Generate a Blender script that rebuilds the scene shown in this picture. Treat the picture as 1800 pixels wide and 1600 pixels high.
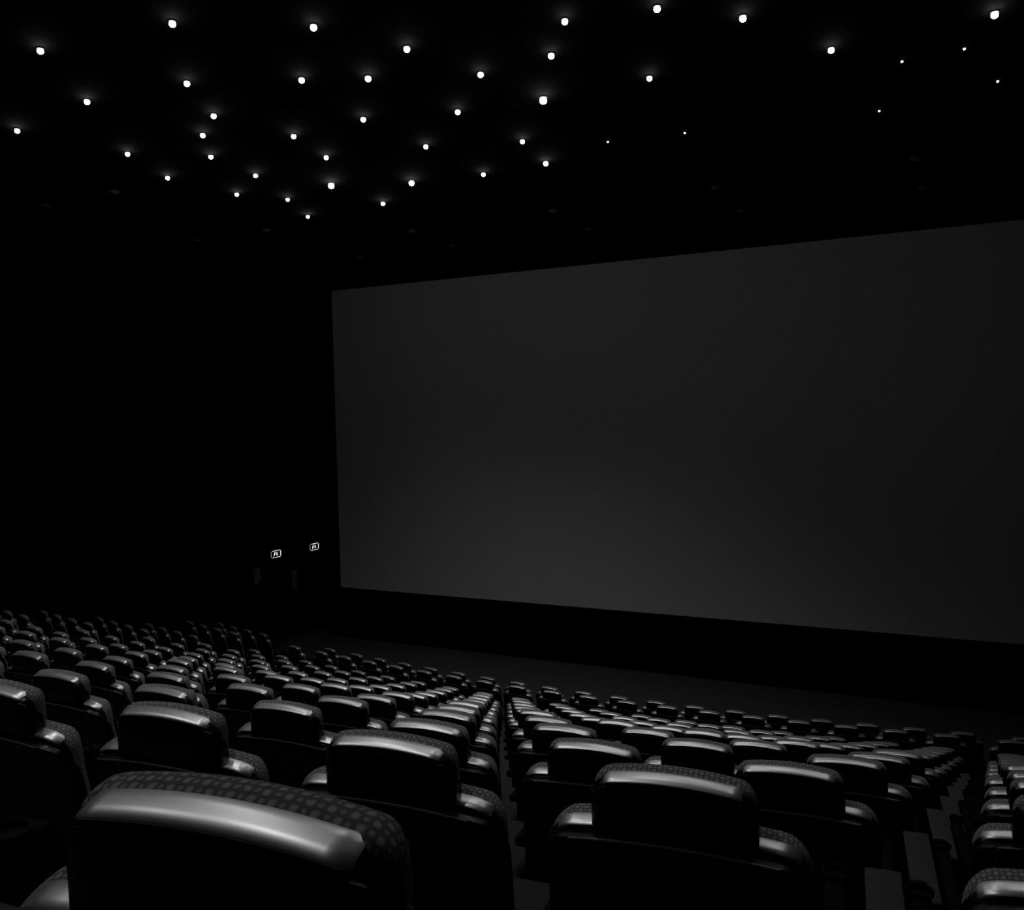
import bpy, bmesh, math
from mathutils import Vector, Matrix

for o in list(bpy.data.objects):
    bpy.data.objects.remove(o, do_unlink=True)
scn = bpy.context.scene
COL = scn.collection

# ------------------------------------------------------------------ camera, world, exposure
F_PX = 1564.78
YAW, PITCH, ROLL = math.radians(26.9), math.radians(-2.66376), math.radians(-1.31018)


def cam_axes():
    cy, sy = math.cos(YAW), math.sin(YAW)
    fwd = Vector((-sy * math.cos(PITCH), cy * math.cos(PITCH), math.sin(PITCH)))
    right = Vector((cy, sy, 0))
    up = right.cross(fwd)
    r = right * math.cos(ROLL) + up * math.sin(ROLL)
    u = -right * math.sin(ROLL) + up * math.cos(ROLL)
    return r, u, fwd


R_, U_, F_ = cam_axes()
cd = bpy.data.cameras.new('camera')
cd.sensor_fit = 'HORIZONTAL'
cd.sensor_width = 36.0
cd.lens = 36.0 * F_PX / 1800.0
cd.clip_start = 0.02
cd.clip_end = 200
cam = bpy.data.objects.new('camera', cd)
COL.objects.link(cam)
m = Matrix.Identity(4)
for i in range(3):
    m[i][0], m[i][1], m[i][2] = R_[i], U_[i], -F_[i]
cam.matrix_world = m
scn.camera = cam

world = bpy.data.worlds.new('world')
world.use_nodes = True
world.node_tree.nodes['Background'].inputs[0].default_value = (0, 0, 0, 1)
world.node_tree.nodes['Background'].inputs[1].default_value = 0
scn.world = world
scn.view_settings.view_transform = 'Standard'
scn.view_settings.look = 'None'
scn.view_settings.gamma = 1
scn.view_settings.exposure = 0
scn.view_settings.use_curve_mapping = False

STAR_W = 26.0       # power of each small ceiling lamp
BACK_W = 40.0       # power of each lamp over the back rows

# ------------------------------------------------------------------ the hall's measures
AX, AY = -4.67094, 42.62081                 # centre of the seating arcs
RAD = [42.3521, 41.2762, 40.1986, 39.1235, 38.046, 36.9528, 35.8558, 34.7624, 33.674, 32.5952, 31.5219, 30.5394, 29.7384]
SR = [4.298, 4.326, 4.351, 4.39, 4.424, 4.448, 4.473, 4.496, 4.531, 4.564, 4.59, 4.636, 4.82]
HT = [-0.3029, -0.6891, -1.0724, -1.4354, -1.8072, -2.1775, -2.5771, -2.9587, -3.328, -3.6899, -4.0582, -4.2324, -4.4563]
HB = 1.04                                    # headrest trim above its floor
FLOOR0 = HT[12] - HB
CEIL = 3.772
XL, XR = -15.05, 4.3
YB, YF = -6.0, 19.2
YS = 17.7                                    # the screen
SX0, SX1, SZ0, SZ1 = -13.85, 3.05, -4.23, 3.11


def g_off(s):
    pts = [(-12, .33), (-9.9, .27), (-8.25, .15), (-6.4, .08), (-5.4, .05), (-3, 0), (4.4, 0), (5.0, .03), (7, .1), (9, .25)]
    if s <= pts[0][0]:
        return pts[0][1]
    for (a, b), (c, d) in zip(pts, pts[1:]):
        if s <= c:
            return b + (d - b) * (s - a) / (c - a)
    return pts[-1][1]


# ------------------------------------------------------------------ materials
def mat(name, col, rough=.6, metal=0, spec=.5, emis=0):
    m = bpy.data.materials.new(name)
    m.use_nodes = True
    b = m.node_tree.nodes['Principled BSDF']
    if not isinstance(col, tuple):
        col = (col, col, col)
    b.inputs['Base Color'].default_value = (*col, 1)
    b.inputs['Roughness'].default_value = rough
    b.inputs['Metallic'].default_value = metal
    b.inputs['Specular IOR Level'].default_value = spec
    if emis:
        b.inputs['Emission Color'].default_value = (1, 1, 1, 1)
        b.inputs['Emission Strength'].default_value = emis
    return m


def noise_mat(name, c0, c1, scale, rough=.8, spec=.3, bump=0):
    m = mat(name, c0, rough, 0, spec)
    nt = m.node_tree
    b = nt.nodes['Principled BSDF']
    tc = nt.nodes.new('ShaderNodeTexCoord')
    n = nt.nodes.new('ShaderNodeTexNoise')
    n.inputs['Scale'].default_value = scale
    n.inputs['Detail'].default_value = 4
    r = nt.nodes.new('ShaderNodeValToRGB')
    r.color_ramp.elements[0].position = .35
    r.color_ramp.elements[1].position = .65
    r.color_ramp.elements[0].color = (c0, c0, c0, 1)
    r.color_ramp.elements[1].color = (c1, c1, c1, 1)
    nt.links.new(tc.outputs['Object'], n.inputs['Vector'])
    nt.links.new(n.outputs['Fac'], r.inputs['Fac'])
    nt.links.new(r.outputs['Color'], b.inputs['Base Color'])
    if bump:
        bp = nt.nodes.new('ShaderNodeBump')
        bp.inputs['Strength'].default_value = bump
        bp.inputs['Distance'].default_value = .002
        nt.links.new(n.outputs['Fac'], bp.inputs['Height'])
        nt.links.new(bp.outputs['Normal'], b.inputs['Normal'])
    return m


def fabric_mat():
    """dark upholstery woven with alternating large and small pale dots"""
    m = mat('dotted_fabric', .05, .95, 0, .08)
    nt = m.node_tree
    b = nt.nodes['Principled BSDF']
    L = nt.links.new

    def mth(op, a, c=None):
        n = nt.nodes.new('ShaderNodeMath')
        n.operation = op
        for i, v in enumerate((a, c)):
            if v is None:
                continue
            if isinstance(v, (int, float)):
                n.inputs[i].default_value = v
            else:
                L(v, n.inputs[i])
        return n.outputs[0]
    tc = nt.nodes.new('ShaderNodeTexCoord')
    nz = nt.nodes.new('ShaderNodeTexNoise')
    nz.inputs['Scale'].default_value = 70
    L(tc.outputs['UV'], nz.inputs['Vector'])
    sp = nt.nodes.new('ShaderNodeSeparateXYZ')
    L(tc.outputs['UV'], sp.inputs[0])
    k = math.pi / .0097
    wob = mth('MULTIPLY', mth('SUBTRACT', nz.outputs['Fac'], .5), 1.6)
    u = mth('ADD', mth('MULTIPLY', sp.outputs['X'], k), wob)
    v = mth('ADD', mth('MULTIPLY', sp.outputs['Y'], k), wob)
    c = mth('MULTIPLY', mth('COSINE', u), mth('COSINE', v))
    big = nt.nodes.new('ShaderNodeMapRange')
    big.inputs[1].default_value = .15
    big.inputs[2].default_value = .7
    L(c, big.inputs[0])
    sm = nt.nodes.new('ShaderNodeMapRange')
    sm.inputs[1].default_value = .55
    sm.inputs[2].default_value = .85
    L(mth('MULTIPLY', c, -1), sm.inputs[0])
    dots = mth('MAXIMUM', big.outputs[0], mth('MULTIPLY', sm.outputs[0], .75))
    mx = nt.nodes.new('ShaderNodeMix')
    mx.data_type = 'RGBA'
    L(dots, mx.inputs['Factor'])
    mx.inputs['A'].default_value = (.12, .12, .12, 1)
    mx.inputs['B'].default_value = (.33, .33, .33, 1)
    L(mx.outputs['Result'], b.inputs['Base Color'])
    return m


M_FAB = fabric_mat()
M_SHELL = mat('black_moulded_plastic', .002, .3, 0, .3)
M_TRIM = mat('silver_trim', .62, .35, .85, .5)
M_CONSOLE = noise_mat('grey_laminate', .045, .055, 60, .8, .1)
M_LIP = mat('satin_edge_strip', .09, .3, .3, .5)
M_PLAST = mat('dark_plastic', .003, .7, 0, .06)
M_SEAT = noise_mat('seat_weave', .01, .02, 180)
M_CARPET = noise_mat('carpet', .05, .085, 40, .95, .1)
M_WALL = noise_mat('wall_cloth', .004, .009, 3, .95, .1)
M_CEIL = noise_mat('ceiling_black', .002, .003, 2, .95, .05)
M_BLACK = mat('masking_cloth', .002, .95, 0, .05)
M_SCREEN = noise_mat('projection_screen', .66, .72, 25, .9, .1)
M_DOOR = mat('door_paint', .008, .5, 0, .3)
M_GREY = mat('unlit_glass', .22, .5, 0, .5)
M_RING = mat('lamp_ring', .02, .5, 0, .3)
M_LAMP = mat('glowing_lamp_glass', .8, .5, 0, .5, 27)
M_PIN = mat('glowing_pin', .8, .5, 0, .5, 6)
M_SIGN = mat('lit_sign', .8, .5, 0, .5, 1.0)
M_SIGN2 = mat('lit_sign_dim', .5, .5, 0, .5, .35)
M_NOTICE = noise_mat('notice_paper', .1, .3, 9)


# ------------------------------------------------------------------ helpers
def link_mesh(name, bm, material, parent=None, smooth=True):
    bmesh.ops.recalc_face_normals(bm, faces=bm.faces)
    me = bpy.data.meshes.new(name)
    bm.to_mesh(me)
    bm.free()
    me.materials.append(material)
    if smooth:
        for p in me.polygons:
            p.use_smooth = True
        try:
            me.set_sharp_from_angle(angle=math.radians(38))
        except Exception:
            pass
    o = bpy.data.objects.new(name, me)
    COL.objects.link(o)
    o.parent = parent
    return o


def thing(name, label, cat, loc=(0, 0, 0), rz=0, group=None):
    o = bpy.data.objects.new(name, None)
    o.empty_display_size = .1
    COL.objects.link(o)
    o.location = loc
    o.rotation_euler = (0, 0, rz)
    o['label'] = label
    o['category'] = cat
    if group:
        o['group'] = group
    return o


def struct(name, bm, material, smooth=False):
    o = link_mesh(name, bm, material, None, smooth)
    o['kind'] = 'structure'
    return o


def box(bm, x0, x1, y0, y1, z0, z1, bevel=0, seg=2):
    r = bmesh.ops.create_cube(bm, size=1)
    for v in r['verts']:
        v.co.x = x0 if v.co.x < 0 else x1
        v.co.y = y0 if v.co.y < 0 else y1
        v.co.z = z0 if v.co.z < 0 else z1
    if bevel:
        es = list({e for v in r['verts'] for e in v.link_edges})
        bmesh.ops.bevel(bm, geom=es, offset=bevel, segments=seg, profile=.5, affect='EDGES')
    return bm


def loft(bm, rings):
    vs = [[bm.verts.new(p) for p in r] for r in rings]
    n = len(vs[0])
    for a, b in zip(vs, vs[1:]):
        for i in range(n):
            bm.faces.new((a[i], a[(i + 1) % n], b[(i + 1) % n], b[i]))
    bm.faces.new(vs[0])
    bm.faces.new(list(reversed(vs[-1])))
    return bm


def loft_uv(bm, rings, k):
    """map the surface by its own arc lengths, u along the rings' k-th points, v round each ring"""
    uv = bm.loops.layers.uv.new('UVMap')
    bm.verts.ensure_lookup_table()
    n = len(rings[0])
    us = [0]
    for a, b in zip(rings, rings[1:]):
        us.append(us[-1] + (Vector(a[k]) - Vector(b[k])).length)
    mid = rings[len(rings) // 2]
    vs = [0]
    for i in range(n):
        vs.append(vs[-1] + (Vector(mid[i]) - Vector(mid[(i + 1) % n])).length)
    bm.verts.index_update()
    for f in bm.faces:
        idx = [v.index for v in f.verts]
        wrap = {0, n - 1} <= {i % n for i in idx} and len(idx) == 4
        for lp in f.loops:
            i = lp.vert.index
            lp[uv].uv = (us[i // n], vs[n] if wrap and i % n == 0 else vs[i % n])


def cyl(bm, cx, cy, z0, z1, r0, r1=None, seg=24, cap=True):
    r1 = r0 if r1 is None else r1
    a = [bm.verts.new((cx + r0 * math.cos(t), cy + r0 * math.sin(t), z0)) for t in [2 * math.pi * i / seg for i in range(seg)]]
    b = [bm.verts.new((cx + r1 * math.cos(t), cy + r1 * math.sin(t), z1)) for t in [2 * math.pi * i / seg for i in range(seg)]]
    for i in range(seg):
        bm.faces.new((a[i], a[(i + 1) % seg], b[(i + 1) % seg], b[i]))
    if cap:
        bm.faces.new(a)
        bm.faces.new(b)
    return bm


def lathe(bm, prof, cx=0, cy=0, seg=28):
    rows = []
    for r, z in prof:
        rows.append([bm.verts.new((cx + r * math.cos(2 * math.pi * i / seg), cy + r * math.sin(2 * math.pi * i / seg), z)) for i in range(seg)])
    for a, b in zip(rows, rows[1:]):
        for i in range(seg):
            bm.faces.new((a[i], a[(i + 1) % seg], b[(i + 1) % seg], b[i]))
    bm.faces.new(rows[0])
    bm.faces.new(rows[-1])
    return bm


ORD = ['first', 'second', 'third', 'fourth', 'fifth', 'sixth', 'seventh', 'eighth', 'ninth', 'tenth', 'eleventh', 'twelfth',
       'thirteenth', 'fourteenth', 'fifteenth', 'sixteenth', 'seventeenth', 'eighteenth', 'nineteenth', 'twentieth']
TENS = {2: 'twenty', 3: 'thirty', 4: 'forty'}


def ordinal(n):
    if n <= 20:
        return ORD[n - 1]
    if n % 10 == 0:
        return {30: 'thirtieth', 40: 'fortieth'}[n]
    return TENS[n // 10] + '-' + ORD[n % 10 - 1]


def project(p):
    p = Vector(p)
    z = p.dot(F_)
    if z < .05:
        return None
    return 900 + F_PX * p.dot(R_) / z, 800 - F_PX * p.dot(U_) / z


# ------------------------------------------------------------------ room shell
bm = bmesh.new()
xs = [XL + (XR - XL) * i / 48 for i in range(49)]


def tread_y(x, n, rr=None):
    if rr is None:
        rr = RAD[n] + .12 if n >= 0 else RAD[0] + .12 - 1.077 * n
    s = (x - AX) * 1.0
    rr += g_off(s)
    return AY - math.sqrt(rr * rr - (x - AX) ** 2)


edges = []           # (function of x giving y, z) along the whole floor section, back to front
zs = {n: (HT[n] - HB if n >= 0 else HT[0] - HB - .385 * n) for n in range(-5, 13)}
cols = []
for x in xs:
    pts = [(YB, zs[-5])]
    for n in range(-4, 13):
        y = tread_y(x, n)
        pts += [(y, zs[n - 1]), (y + .004, zs[n])]
    pts.append((YF, zs[12]))
    cols.append([bm.verts.new((x, y, z)) for y, z in pts])
for a, b in zip(cols, cols[1:]):
    for i in range(len(a) - 1):
        bm.faces.new((a[i], b[i], b[i + 1], a[i + 1]))
base = [[bm.verts.new((x, y, FLOOR0 - .3)) for y in (YB, YF)] for x in (XL, XR)]
struct('floor', bm, M_CARPET)

bm = bmesh.new(); box(bm, XL - .2, XR + .2, YB - .2, YF + .2, CEIL, CEIL + .2); struct('ceiling', bm, M_CEIL)
bm = bmesh.new(); box(bm, XL - .2, XL, YB, YF, FLOOR0 - .3, CEIL); struct('wall_left', bm, M_WALL)
bm = bmesh.new(); box(bm, XR, XR + .2, YB, YF, FLOOR0 - .3, CEIL); struct('wall_right', bm, M_WALL)
bm = bmesh.new(); box(bm, XL - .2, XR + .2, YF, YF + .2, FLOOR0 - .3, CEIL); struct('wall_front', bm, M_WALL)
bm = bmesh.new(); box(bm, XL - .2, XR + .2, YB - .2, YB, FLOOR0 - .3, CEIL); struct('wall_back', bm, M_WALL)

# ------------------------------------------------------------------ cinema screen on its dark masked frame
scr = thing('cinema_screen', 'huge blank grey cinema screen filling the front of the hall', 'screen', ((SX0 + SX1) / 2, YS, FLOOR0))
W2 = (SX1 - SX0) / 2
z0, z1 = SZ0 - FLOOR0, SZ1 - FLOOR0


def rounded(hw, a, b, r, n=5):
    p = []
    for cx, cz, t0 in ((hw - r, b - r, 0), (-hw + r, b - r, 90), (-hw + r, a + r, 180), (hw - r, a + r, 270)):
        for i in range(n + 1):
            t = math.radians(t0 + 90 * i / n)
            p.append((cx + r * math.cos(t), cz + r * math.sin(t)))
    return p


bm = bmesh.new()
pr = rounded(W2, z0, z1, .07)
loft(bm, [[(x, 0, z) for x, z in pr], [(x, .03, z) for x, z in pr]])
link_mesh('screen_surface', bm, M_SCREEN, scr, False)['label'] = 'pale grey screen surface'
bm = bmesh.new()
box(bm, -W2 - .4, W2 + .4, .035, .16, 0, CEIL - FLOOR0 - .02)
link_mesh('masking_frame', bm, M_BLACK, scr, False)['label'] = 'black masking cloth round the screen'

# ------------------------------------------------------------------ exit doors, notices and exit signs on the left wall
for i, (yc, hh) in enumerate(((16.35, 2.05), (18.0, 2.05))):
    bm = bmesh.new()
    box(bm, XL, XL + .06, yc - .55, yc + .55, FLOOR0, FLOOR0 + hh, .006, 1)
    d = struct('door_%d' % (i + 1), bm, M_DOOR)
    bm = bmesh.new()
    box(bm, XL + .06, XL + .11, yc - .4, yc + .4, FLOOR0 + 1.0, FLOOR0 + 1.05, .01, 2)
    link_mesh('push_bar', bm, M_PLAST, d)


def exit_sign(yc, zc, label):
    t = thing('exit_sign', label, 'sign', (XL, yc, zc), 0, 'lit exit signs on the left wall')
    bm = bmesh.new()
    box(bm, 0, .05, -.19, .19, -.10, .10, .008, 2)
    link_mesh('housing', bm, M_PLAST, t)
    bm = bmesh.new()
    x0, x1 = .05, .054
    box(bm, x0, x1, -.13, .15, .076, .086)
    box(bm, x0, x1, -.13, .15, -.086, -.076)
    box(bm, x0, x1, .155, .175, -.06, .06)
    fr = link_mesh('lit_border', bm, M_SIGN, t, False)
    fr['label'] = 'white lit border line'
    bm = bmesh.new()
    box(bm, x0, x1, -.176, -.166, -.075, .075)
    link_mesh('dim_border', bm, M_SIGN2, t, False)

    def poly(pts, nm, lab):
        bm = bmesh.new()
        loft(bm, [[(x0, y, z) for y, z in pts], [(x1, y, z) for y, z in pts]])
        o = link_mesh(nm, bm, M_SIGN, t, False)
        o['label'] = lab
    poly([(-.085, -.045), (-.068, -.045), (-.05, -.012), (-.03, -.012), (-.032, .002), (-.045, .006), (-.03, .03), (-.012, .034),
          (-.018, .048), (-.048, .046), (-.07, .012)], 'running_figure', 'white running figure')
    poly([(.026, .048), (.042, .048), (.044, -.002), (.066, -.004), (.034, -.048), (.002, -.004), (.024, -.002)], 'down_arrow', 'white arrow pointing down')
    return t


exit_sign(16.68, -3.30, 'lit exit sign on the left wall, farther from the screen, with figure and arrow')
exit_sign(18.12, -3.33, 'lit exit sign with figure and arrow closest to the screen edge')
for yc, zc, h, lab in ((16.0, -3.72, .36, 'faint grey wall notice below and left of the farther exit sign'),
                       (17.38, -4.07, .5, 'faint grey wall notice between the two exit doors')):
    bm = bmesh.new()
    box(bm, XL + .06 if yc < 16.5 else XL, XL + .075 if yc < 16.5 else XL + .015, yc - .1, yc + .1, zc - h / 2, zc + h / 2, .003, 1)
    o = link_mesh('wall_notice', bm, M_NOTICE, None, False)
    o['label'] = lab
    o['category'] = 'notice'

# ------------------------------------------------------------------ ceiling lamps
STARS = [(-6.65, 6.24, 1), (-5.56, 6.96, 1), (-8.26, 6.03, 1), (-9.11, 7.22, 1), (-10.75, 7.47, 1), (-7.69, 7.39, 1), (-8.23, 8.32, 1), (-8.91, 8.8, 1),
         (-9.54, 9.56, 1), (-10.41, 8.87, 1), (-10.92, 10.03, 1), (-10.77, 11.34, 1), (-9.7, 10.63, 1), (-10.3, 12.05, 1), (-10.86, 13.25, 1),
         (-9.07, 11.67, 1.5), (-9.1, 13.15, 1.1), (-8.18, 10.43, 1), (-7.93, 9.44, 1), (-6.54, 7.95, 1), (-5.88, 8.28, 1.05), (-5.07, 7.83, 1),
         (-6.74, 9.36, 1), (-6.68, 10.73, 1), (-7.9, 12.23, 1.35), (-5.58, 9.73, 1), (-4.75, 8.81, 1), (-6.69, 12.42, 1), (-5.42, 11.22, 1),
         (-4.48, 9.87, 1.4), (-3.86, 8.73, 1), (-3.41, 8.05, .95), (-2.55, 8.23, 1), (-1.89, 8.84, 1.02), (-3.16, 9.87, .95), (-1.24, 10.08, 1),
         (0.27, 9.98, 1.1), (-5.59, 12.36, 1.15)]


def star_lamp(x, y, k, label, group, power, spread=108):
    t = thing('ceiling_lamp', label, 'lamp', (x, y, CEIL), 0, group)
    r = .031 * k
    bm = bmesh.new()
    lathe(bm, [(r * 1.1, 0), (r * 1.25, -.004), (r * 1.2, -.012), (r * .9, -.014), (r * .85, 0)])
    link_mesh('trim_ring', bm, M_RING, t)
    bm = bmesh.new()
    prof = [(r * math.sin(a), -r * 1.0 + -r * .9 * -math.cos(a) * 1.0) for a in [math.pi * i / 12 for i in range(13)]]
    prof = [(max(p[0], .0005), p[1] - .002) for p in prof]
    lathe(bm, prof, seg=24)
    b = link_mesh('bulb', bm, M_LAMP, t)
    b['label'] = 'glowing white bulb'
    ld = bpy.data.lights.new('lamp_light', 'SPOT')
    ld.energy = power * k
    ld.spot_size = math.radians(spread)
    ld.spot_blend = 1
    ld.shadow_soft_size = .05
    lo = bpy.data.objects.new('lamp_light', ld)
    COL.objects.link(lo)
    lo.parent = t
    lo.location = (0, 0, -2.0 * r - .06)
    return t


order = sorted(range(len(STARS)), key=lambda i: project((STARS[i][0], STARS[i][1], CEIL))[0])
rank = {i: n + 1 for n, i in enumerate(order)}
for i, (x, y, k) in enumerate(STARS):
    star_lamp(x, y, k, 'bright round ceiling lamp, %s from the left edge of the picture' % ordinal(rank[i]),
              'bright lamps scattered like stars over the ceiling', STAR_W * (.5 if (x < -9.4 and y > 9.5) or x > -1.5 else 1))
# the same field of lamps goes on above the rows near the camera, over the top edge of the picture
BACK = [(-7.6, 3.6, .5), (-5.6, 5.1, .9), (-4.1, 4.0, 1), (-2.6, 5.6, 1), (-1.2, 4.5, .6), (-3.4, 2.2, 1.3), (-1.9, 3.1, .6), (-4.4, .6, 1.9),
        (-2.5, .6, 1.2), (0.12, 5.7, .6), (0.1, 3.4, .35)]
bo = sorted(BACK)
for x, y, w in BACK:
    star_lamp(x, y, 1, 'bright ceiling lamp above the rows near the camera, %s counted from the left wall' % ordinal(1 + bo.index((x, y, w))),
              'bright lamps above the rows near the camera', BACK_W * w, 112)

PINS = [(-0.6, 10.86), (0.01, 10.82), (0.36, 12.1), (-0.96, 12.5), (-3.38, 12.08), (-4.43, 11.91)]
po = sorted(PINS, key=lambda p: project((p[0], p[1], CEIL))[0])
for x, y in PINS:
    t = thing('pin_light', 'tiny pinpoint ceiling light, %s from the left of the six faint ones' % ordinal(po.index((x, y)) + 1), 'light', (x, y, CEIL), 0,
              'tiny pinpoint lights on the dark ceiling')
    bm = bmesh.new()
    lathe(bm, [(.02, 0), (.024, -.003), (.02, -.006)], seg=16)
    link_mesh('trim_ring', bm, M_RING, t)
    bm = bmesh.new()
    lathe(bm, [(.0125, -.006), (.013, -.014), (.009, -.02), (.001, -.022)], seg=16)
    link_mesh('bulb', bm, M_PIN, t)
UNLIT = [(-12.3, 10.17), (-14.0, 10.17), (-14.2, 13.75), (-12.33, 13.75), (-9.95, 15.4), (-10.07, 17.2), (-12.61, 17.2), (-6.78, 15.3), (-6.84, 17.2),
         (-3.72, 15.2), (-3.73, 17.2), (-0.64, 15.1), (-0.63, 17.2)]
uo = sorted(UNLIT, key=lambda p: project((p[0], p[1], CEIL))[0])
for x, y in UNLIT:
    t = thing('unlit_downlight', 'unlit grey downlight barely visible on the dark ceiling, %s from the left of them' % ordinal(uo.index((x, y)) + 1), 'light',
              (x, y, CEIL), 0, 'unlit downlights near the walls')
    bm = bmesh.new()
    lathe(bm, [(.10, 0), (.115, -.01), (.11, -.03), (.095, -.034)])
    link_mesh('trim_ring', bm, M_RING, t)
    bm = bmesh.new()
    lathe(bm, [(.09, -.03), (.088, -.045), (.06, -.06), (.001, -.065)])
    link_mesh('glass', bm, M_GREY, t)


# ------------------------------------------------------------------ the seat
def warp(x, z, zb, zt, flat, half, rad, crown):
    a = abs(x)
    d = crown * (a / flat) ** 2
    if a > flat:
        t = min((a - flat) / (half - flat), 1)
        d += rad * (1 - math.sqrt(max(0, 1 - t * t * .985)))
    return zb + (z - zb) * (1 - d / (zt - zb))


def stations(half, flat, step=.02):
    n = max(2, int(flat / step))
    p = [flat * i / n for i in range(n + 1)]
    m_ = 7
    p += [flat + (half - flat) * math.sin(math.pi / 2 * (i + 1) / m_) for i in range(m_)]
    return [-v for v in reversed(p[1:])] + p


def cross_loft(sec, half, flat, rad, crown, zb, zt, yc, name, material, parent, squash=.62, y0=0, z0=0, lean=0):
    rings = []
    for x in stations(half, flat):
        t = max(0, (abs(x) - flat) / (half - flat))
        k = 1 - squash * t ** 2.2
        ring = []
        for y, z in sec:
            zz = warp(x, z, zb, zt, flat, half, rad, crown)
            yy = yc + (y - yc) * k
            ring.append((x, yy + y0 + lean * (-z), zz + z0))
        rings.append(ring)
    bm = bmesh.new()
    loft(bm, rings)
    if material is M_FAB:
        loft_uv(bm, rings, 7)
    return link_mesh(name, bm, material, parent)


def trim_loft(half, end, flat, fhalf, rad, crown, zb, zt, yc, squash, name, parent, y0, z0):
    sec = [(.001, -.006), (-.004, -.003), (-.0045, .000), (-.002, .0032), (.006, .0068), (.015, .0100), (.022, .0120), (.0255, .0115), (.0265, .009), (.02, .002), (.01, -.005)]
    xs_ = [-half, -half + end]
    n = 20
    xs_ += [(-half + end) + (2 * (half - end)) * i / n for i in range(1, n)] + [half - end, half]
    rings = []
    for i, x in enumerate(xs_):
        e = 1 if i in (0, len(xs_) - 1) else 0
        t = max(0, (abs(x) - flat) / (fhalf - flat))
        k = 1 - squash * t ** 2.2
        ring = []
        for y, z in sec:
            zz = warp(x, z, zb, zt, flat, fhalf, rad, crown)
            yy = yc + (y - yc) * k
            ring.append((x, yy + y0 + e * .0065, zz + z0 - e * .0035))
        rings.append(ring)
    bm = bmesh.new()
    loft(bm, rings)
    return link_mesh(name, bm, M_TRIM, parent)


PAD = [(.020, -.10), (.018, -.03), (.019, .000), (.0225, .0085), (.028, .0125), (.036, .0155), (.046, .0168), (.055, .0145), (.063, .009), (.070, -.002),
       (.074, -.02), (.076, -.06), (.074, -.09), (.066, -.102), (.04, -.105)]
SHELL = [(.0, -.108), (-.003, -.103), (-.003, -.05), (-.003, -.017), (-.0055, -.0145), (-.0062, -.012), (-.0048, -.0098), (-.001, -.0095), (.001, -.006), (.004, -.003), (.014, .002), (.020, -.001), (.026, -.022), (.060, -.042), (.068, -.07), (.068, -.104), (.060, -.108)]

GRP = 'black cinema chairs in curved rows'


def make_seat(slim=False):
    t = thing('cinema_chair', 'chair', 'chair', (0, 0, 0), 0, GRP)
    # headrest
    a = dict(half=.156, flat=.122, rad=.029, crown=.010, zb=-.108, zt=.018, yc=.03, z0=HB)
    s = cross_loft(SHELL, name='headrest_shell', material=M_SHELL, parent=t, squash=.62, lean=.02, **a)
    s['label'] = 'glossy black headrest shell'
    a['half'] = .152
    p = cross_loft(PAD, name='headrest_cushion', material=M_FAB, parent=t, squash=.62, **a)
    p['label'] = 'dotted fabric headrest cushion'
    tr = trim_loft(.1285, .010, .122, .156, .029, .010, -.108, .018, .03, .62, 'headrest_trim', t, 0, HB)
    tr['label'] = 'curved silver headrest trim'
    # backrest: shoulders .118 lower and a little further forward
    ZB = -.62
    lean = .20
    top = HB - .100

    BP = [(.14, ZB + .02), (.036, -.10), (.022, -.03), (.019, .000), (.0225, .0085), (.028, .0125), (.036, .0155), (.046, .0168), (.059, .015), (.073, .007),
          (.084, -.008), (.091, -.04), (.098, -.10), (.165, -.40), (.205, ZB + .06), (.20, ZB + .01), (.17, ZB)]
    BS = [(.118, ZB - .02), (.108, ZB + .005), (.02, -.16), (.0, -.05), (-.018, -.024), (-.0275, -.0185), (-.0315, -.0155), (-.0305, -.0125), (-.026, -.0112), (-.004, -.011), (.0, -.006), (.004, -.003), (.014, .002), (.020, -.001), (.028, -.03), (.076, -.06), (.092, -.12), (.198, ZB + .0), (.185, ZB - .02)]
    b = dict(half=.254, flat=.195, rad=.052, crown=.010, zb=ZB - .02, zt=.018, yc=.03, z0=top, y0=.022)
    s = cross_loft(BS, name='backrest_shell', material=M_SHELL, parent=t, squash=.62, **b)
    s['label'] = 'glossy black backrest shell'
    b['half'], keep = .20, b['half']
    ring = [(-.0315 + .0028 * math.cos(i * math.pi / 4), -.0150 + .0028 * math.sin(i * math.pi / 4)) for i in range(8)]
    cross_loft(ring, name='shell_lip', material=M_LIP, parent=t, squash=0, **b)['label'] = 'thin satin lip under the headrest'
    b['half'] = .248
    p = cross_loft(BP, name='backrest_cushion', material=M_FAB, parent=t, squash=.62, **b)
    p['label'] = 'dotted fabric backrest cushion'
    tr = trim_loft(.229, .010, .195, .254, .052, .010, ZB - .02, .018, .03, .62, 'shoulder_trim', t, .022, top)
    tr['label'] = 'silver trim along the shoulders'
    bm = bmesh.new()
    box(bm, -.24, .24, .16, .64, .33, .46, .035, 3)
    link_mesh('seat_cushion', bm, M_SEAT, t)
    arm(t, -1, slim)
    return t


def arm(t, sgn, slim=False):
    x = (-.275 if slim else -.292) if sgn < 0 else .277
    hw = .022 if slim else .030 if sgn < 0 else .025
    k = hw / .031
    bm = bmesh.new()
    box(bm, x - hw, x + hw, .12, .60, .615, .65, .012, 3)
    a = link_mesh('armrest', bm, M_PLAST, t)
    bm = bmesh.new()
    lathe(bm, [(r * k, z) for r, z in [(.036, .648), (.040, .652), (.040, .660), (.035, .661), (.033, .655), (.032, .60), (.003, .598)]], x, .53, 24)
    link_mesh('cup_holder', bm, M_PLAST, a)
    bm = bmesh.new()
    box(bm, x - .022, x + .022, .20, .46, 0, .617, .008, 2)
    link_mesh('side_panel', bm, M_PLAST, t)


def copy_tree(o, parent=None):
    c = o.copy()
    COL.objects.link(c)
    c.parent = parent
    for ch in o.children:
        copy_tree(ch, c)
    return c


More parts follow.
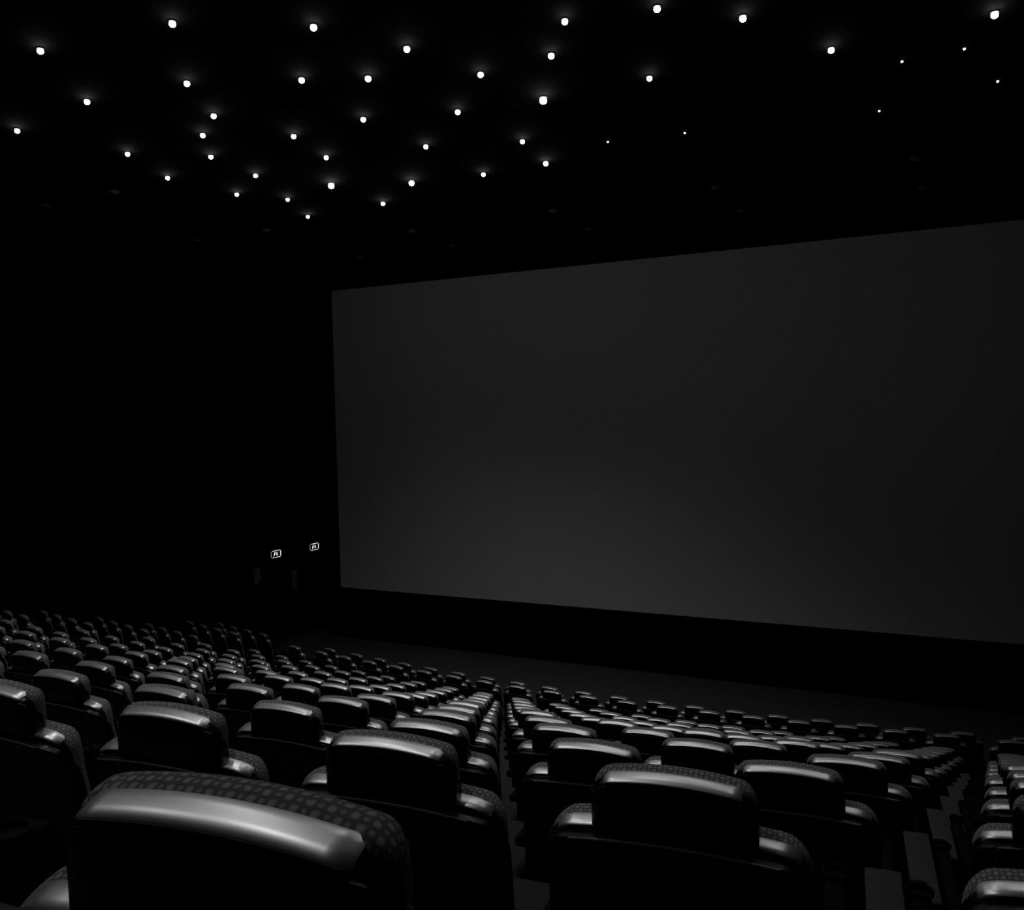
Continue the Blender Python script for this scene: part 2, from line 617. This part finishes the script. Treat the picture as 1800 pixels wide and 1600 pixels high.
seat0 = make_seat()
seat_end = copy_tree(seat0)
arm(seat_end, 1)
seat_gap = make_seat(True)
used = {'n': False, 'e': False, 'g': False}


def place(n, s_c, label, end=False, sx=1.0, group=GRP):
    g = g_off(s_c)
    a = s_c / RAD[n]
    P = (AX + (RAD[n] + g) * math.sin(a), AY - (RAD[n] + g) * math.cos(a), HT[n] - HB)
    # is any part of it inside the picture?
    pr = []
    for dx in (-.34, .34):
        for dy in (0, .6):
            q = project((P[0] + dx * math.cos(a) - dy * math.sin(a), P[1] + dx * math.sin(a) + dy * math.cos(a), P[2] + HB))
            if q:
                pr.append(q)
    if not pr or max(q[0] for q in pr) < -5 or min(q[0] for q in pr) > 1805 or min(q[1] for q in pr) > 1640:
        return
    key = end if isinstance(end, str) else 'e' if end else 'n'
    src = {'n': seat0, 'e': seat_end, 'g': seat_gap}[key]
    if not used[key]:
        o = src
        used[key] = True
    else:
        o = copy_tree(src)
    o.location = P
    o.rotation_euler = (0, 0, a)
    o.scale = (sx, 1, 1)
    o['label'] = label
    o['category'] = 'chair'
    o['group'] = group
    return o


def row_phrase(n):
    if n == 12:
        return 'front row by the screen'
    if n == 11:
        return 'second row from the screen'
    if n == 0:
        return 'row nearest the camera'
    return '%s row from the camera' % ordinal(n + 1)


def console(n):
    s_c = SR[n] - .1285 + .382
    a = s_c / RAD[n]
    g = g_off(s_c)
    P = (AX + (RAD[n] + g) * math.sin(a), AY - (RAD[n] + g) * math.cos(a), HT[n] - HB)
    t = thing('console_table', 'slim grey topped console filling the narrow right gap, %s' % row_phrase(n), 'console', P, a, 'slim consoles in the narrow right gap')
    bm = bmesh.new()
    box(bm, -.038, .038, .14, .60, 0, .635, .004, 1)
    link_mesh('console_body', bm, M_PLAST, t)
    bm = bmesh.new()
    box(bm, -.040, .040, .14, .60, .636, .652, .006, 2)
    link_mesh('console_top', bm, M_CONSOLE, t)['label'] = 'grey console top'


for n in range(1, 9):
    console(n)
for n in range(13):
    for j in range(18):
        if n == 0 and j == 0:
            lab = 'largest black chair right before the camera with dotted fabric and wide silver trim'
        elif j == 0:
            lab = 'black chair just left of the narrow right gap, %s' % row_phrase(n)
        else:
            lab = 'black chair, %s one left of the narrow right gap, %s' % (ordinal(j + 1), row_phrase(n))
        place(n, SR[n] - .1285 - .6 * j, lab, end=(j == 0))
    sl = SR[n] - .6 * 17 - .1285
    place(n, sl - .735, 'single black chair set apart at the left end of the %s' % row_phrase(n), end=True)
    if n >= 1:
        place(n, SR[n] - .1285 + .735, 'black chair just right of the narrow right gap, %s' % row_phrase(n), end='g')
    for i in range(4):
        place(n, -8.25 - .1285 * .92 - .54 * i, 'black chair by the left wall, %s from its aisle, %s' % (ordinal(i + 1), row_phrase(n)),
              end=(i == 0), sx=.9, group='black cinema chairs by the left wall')
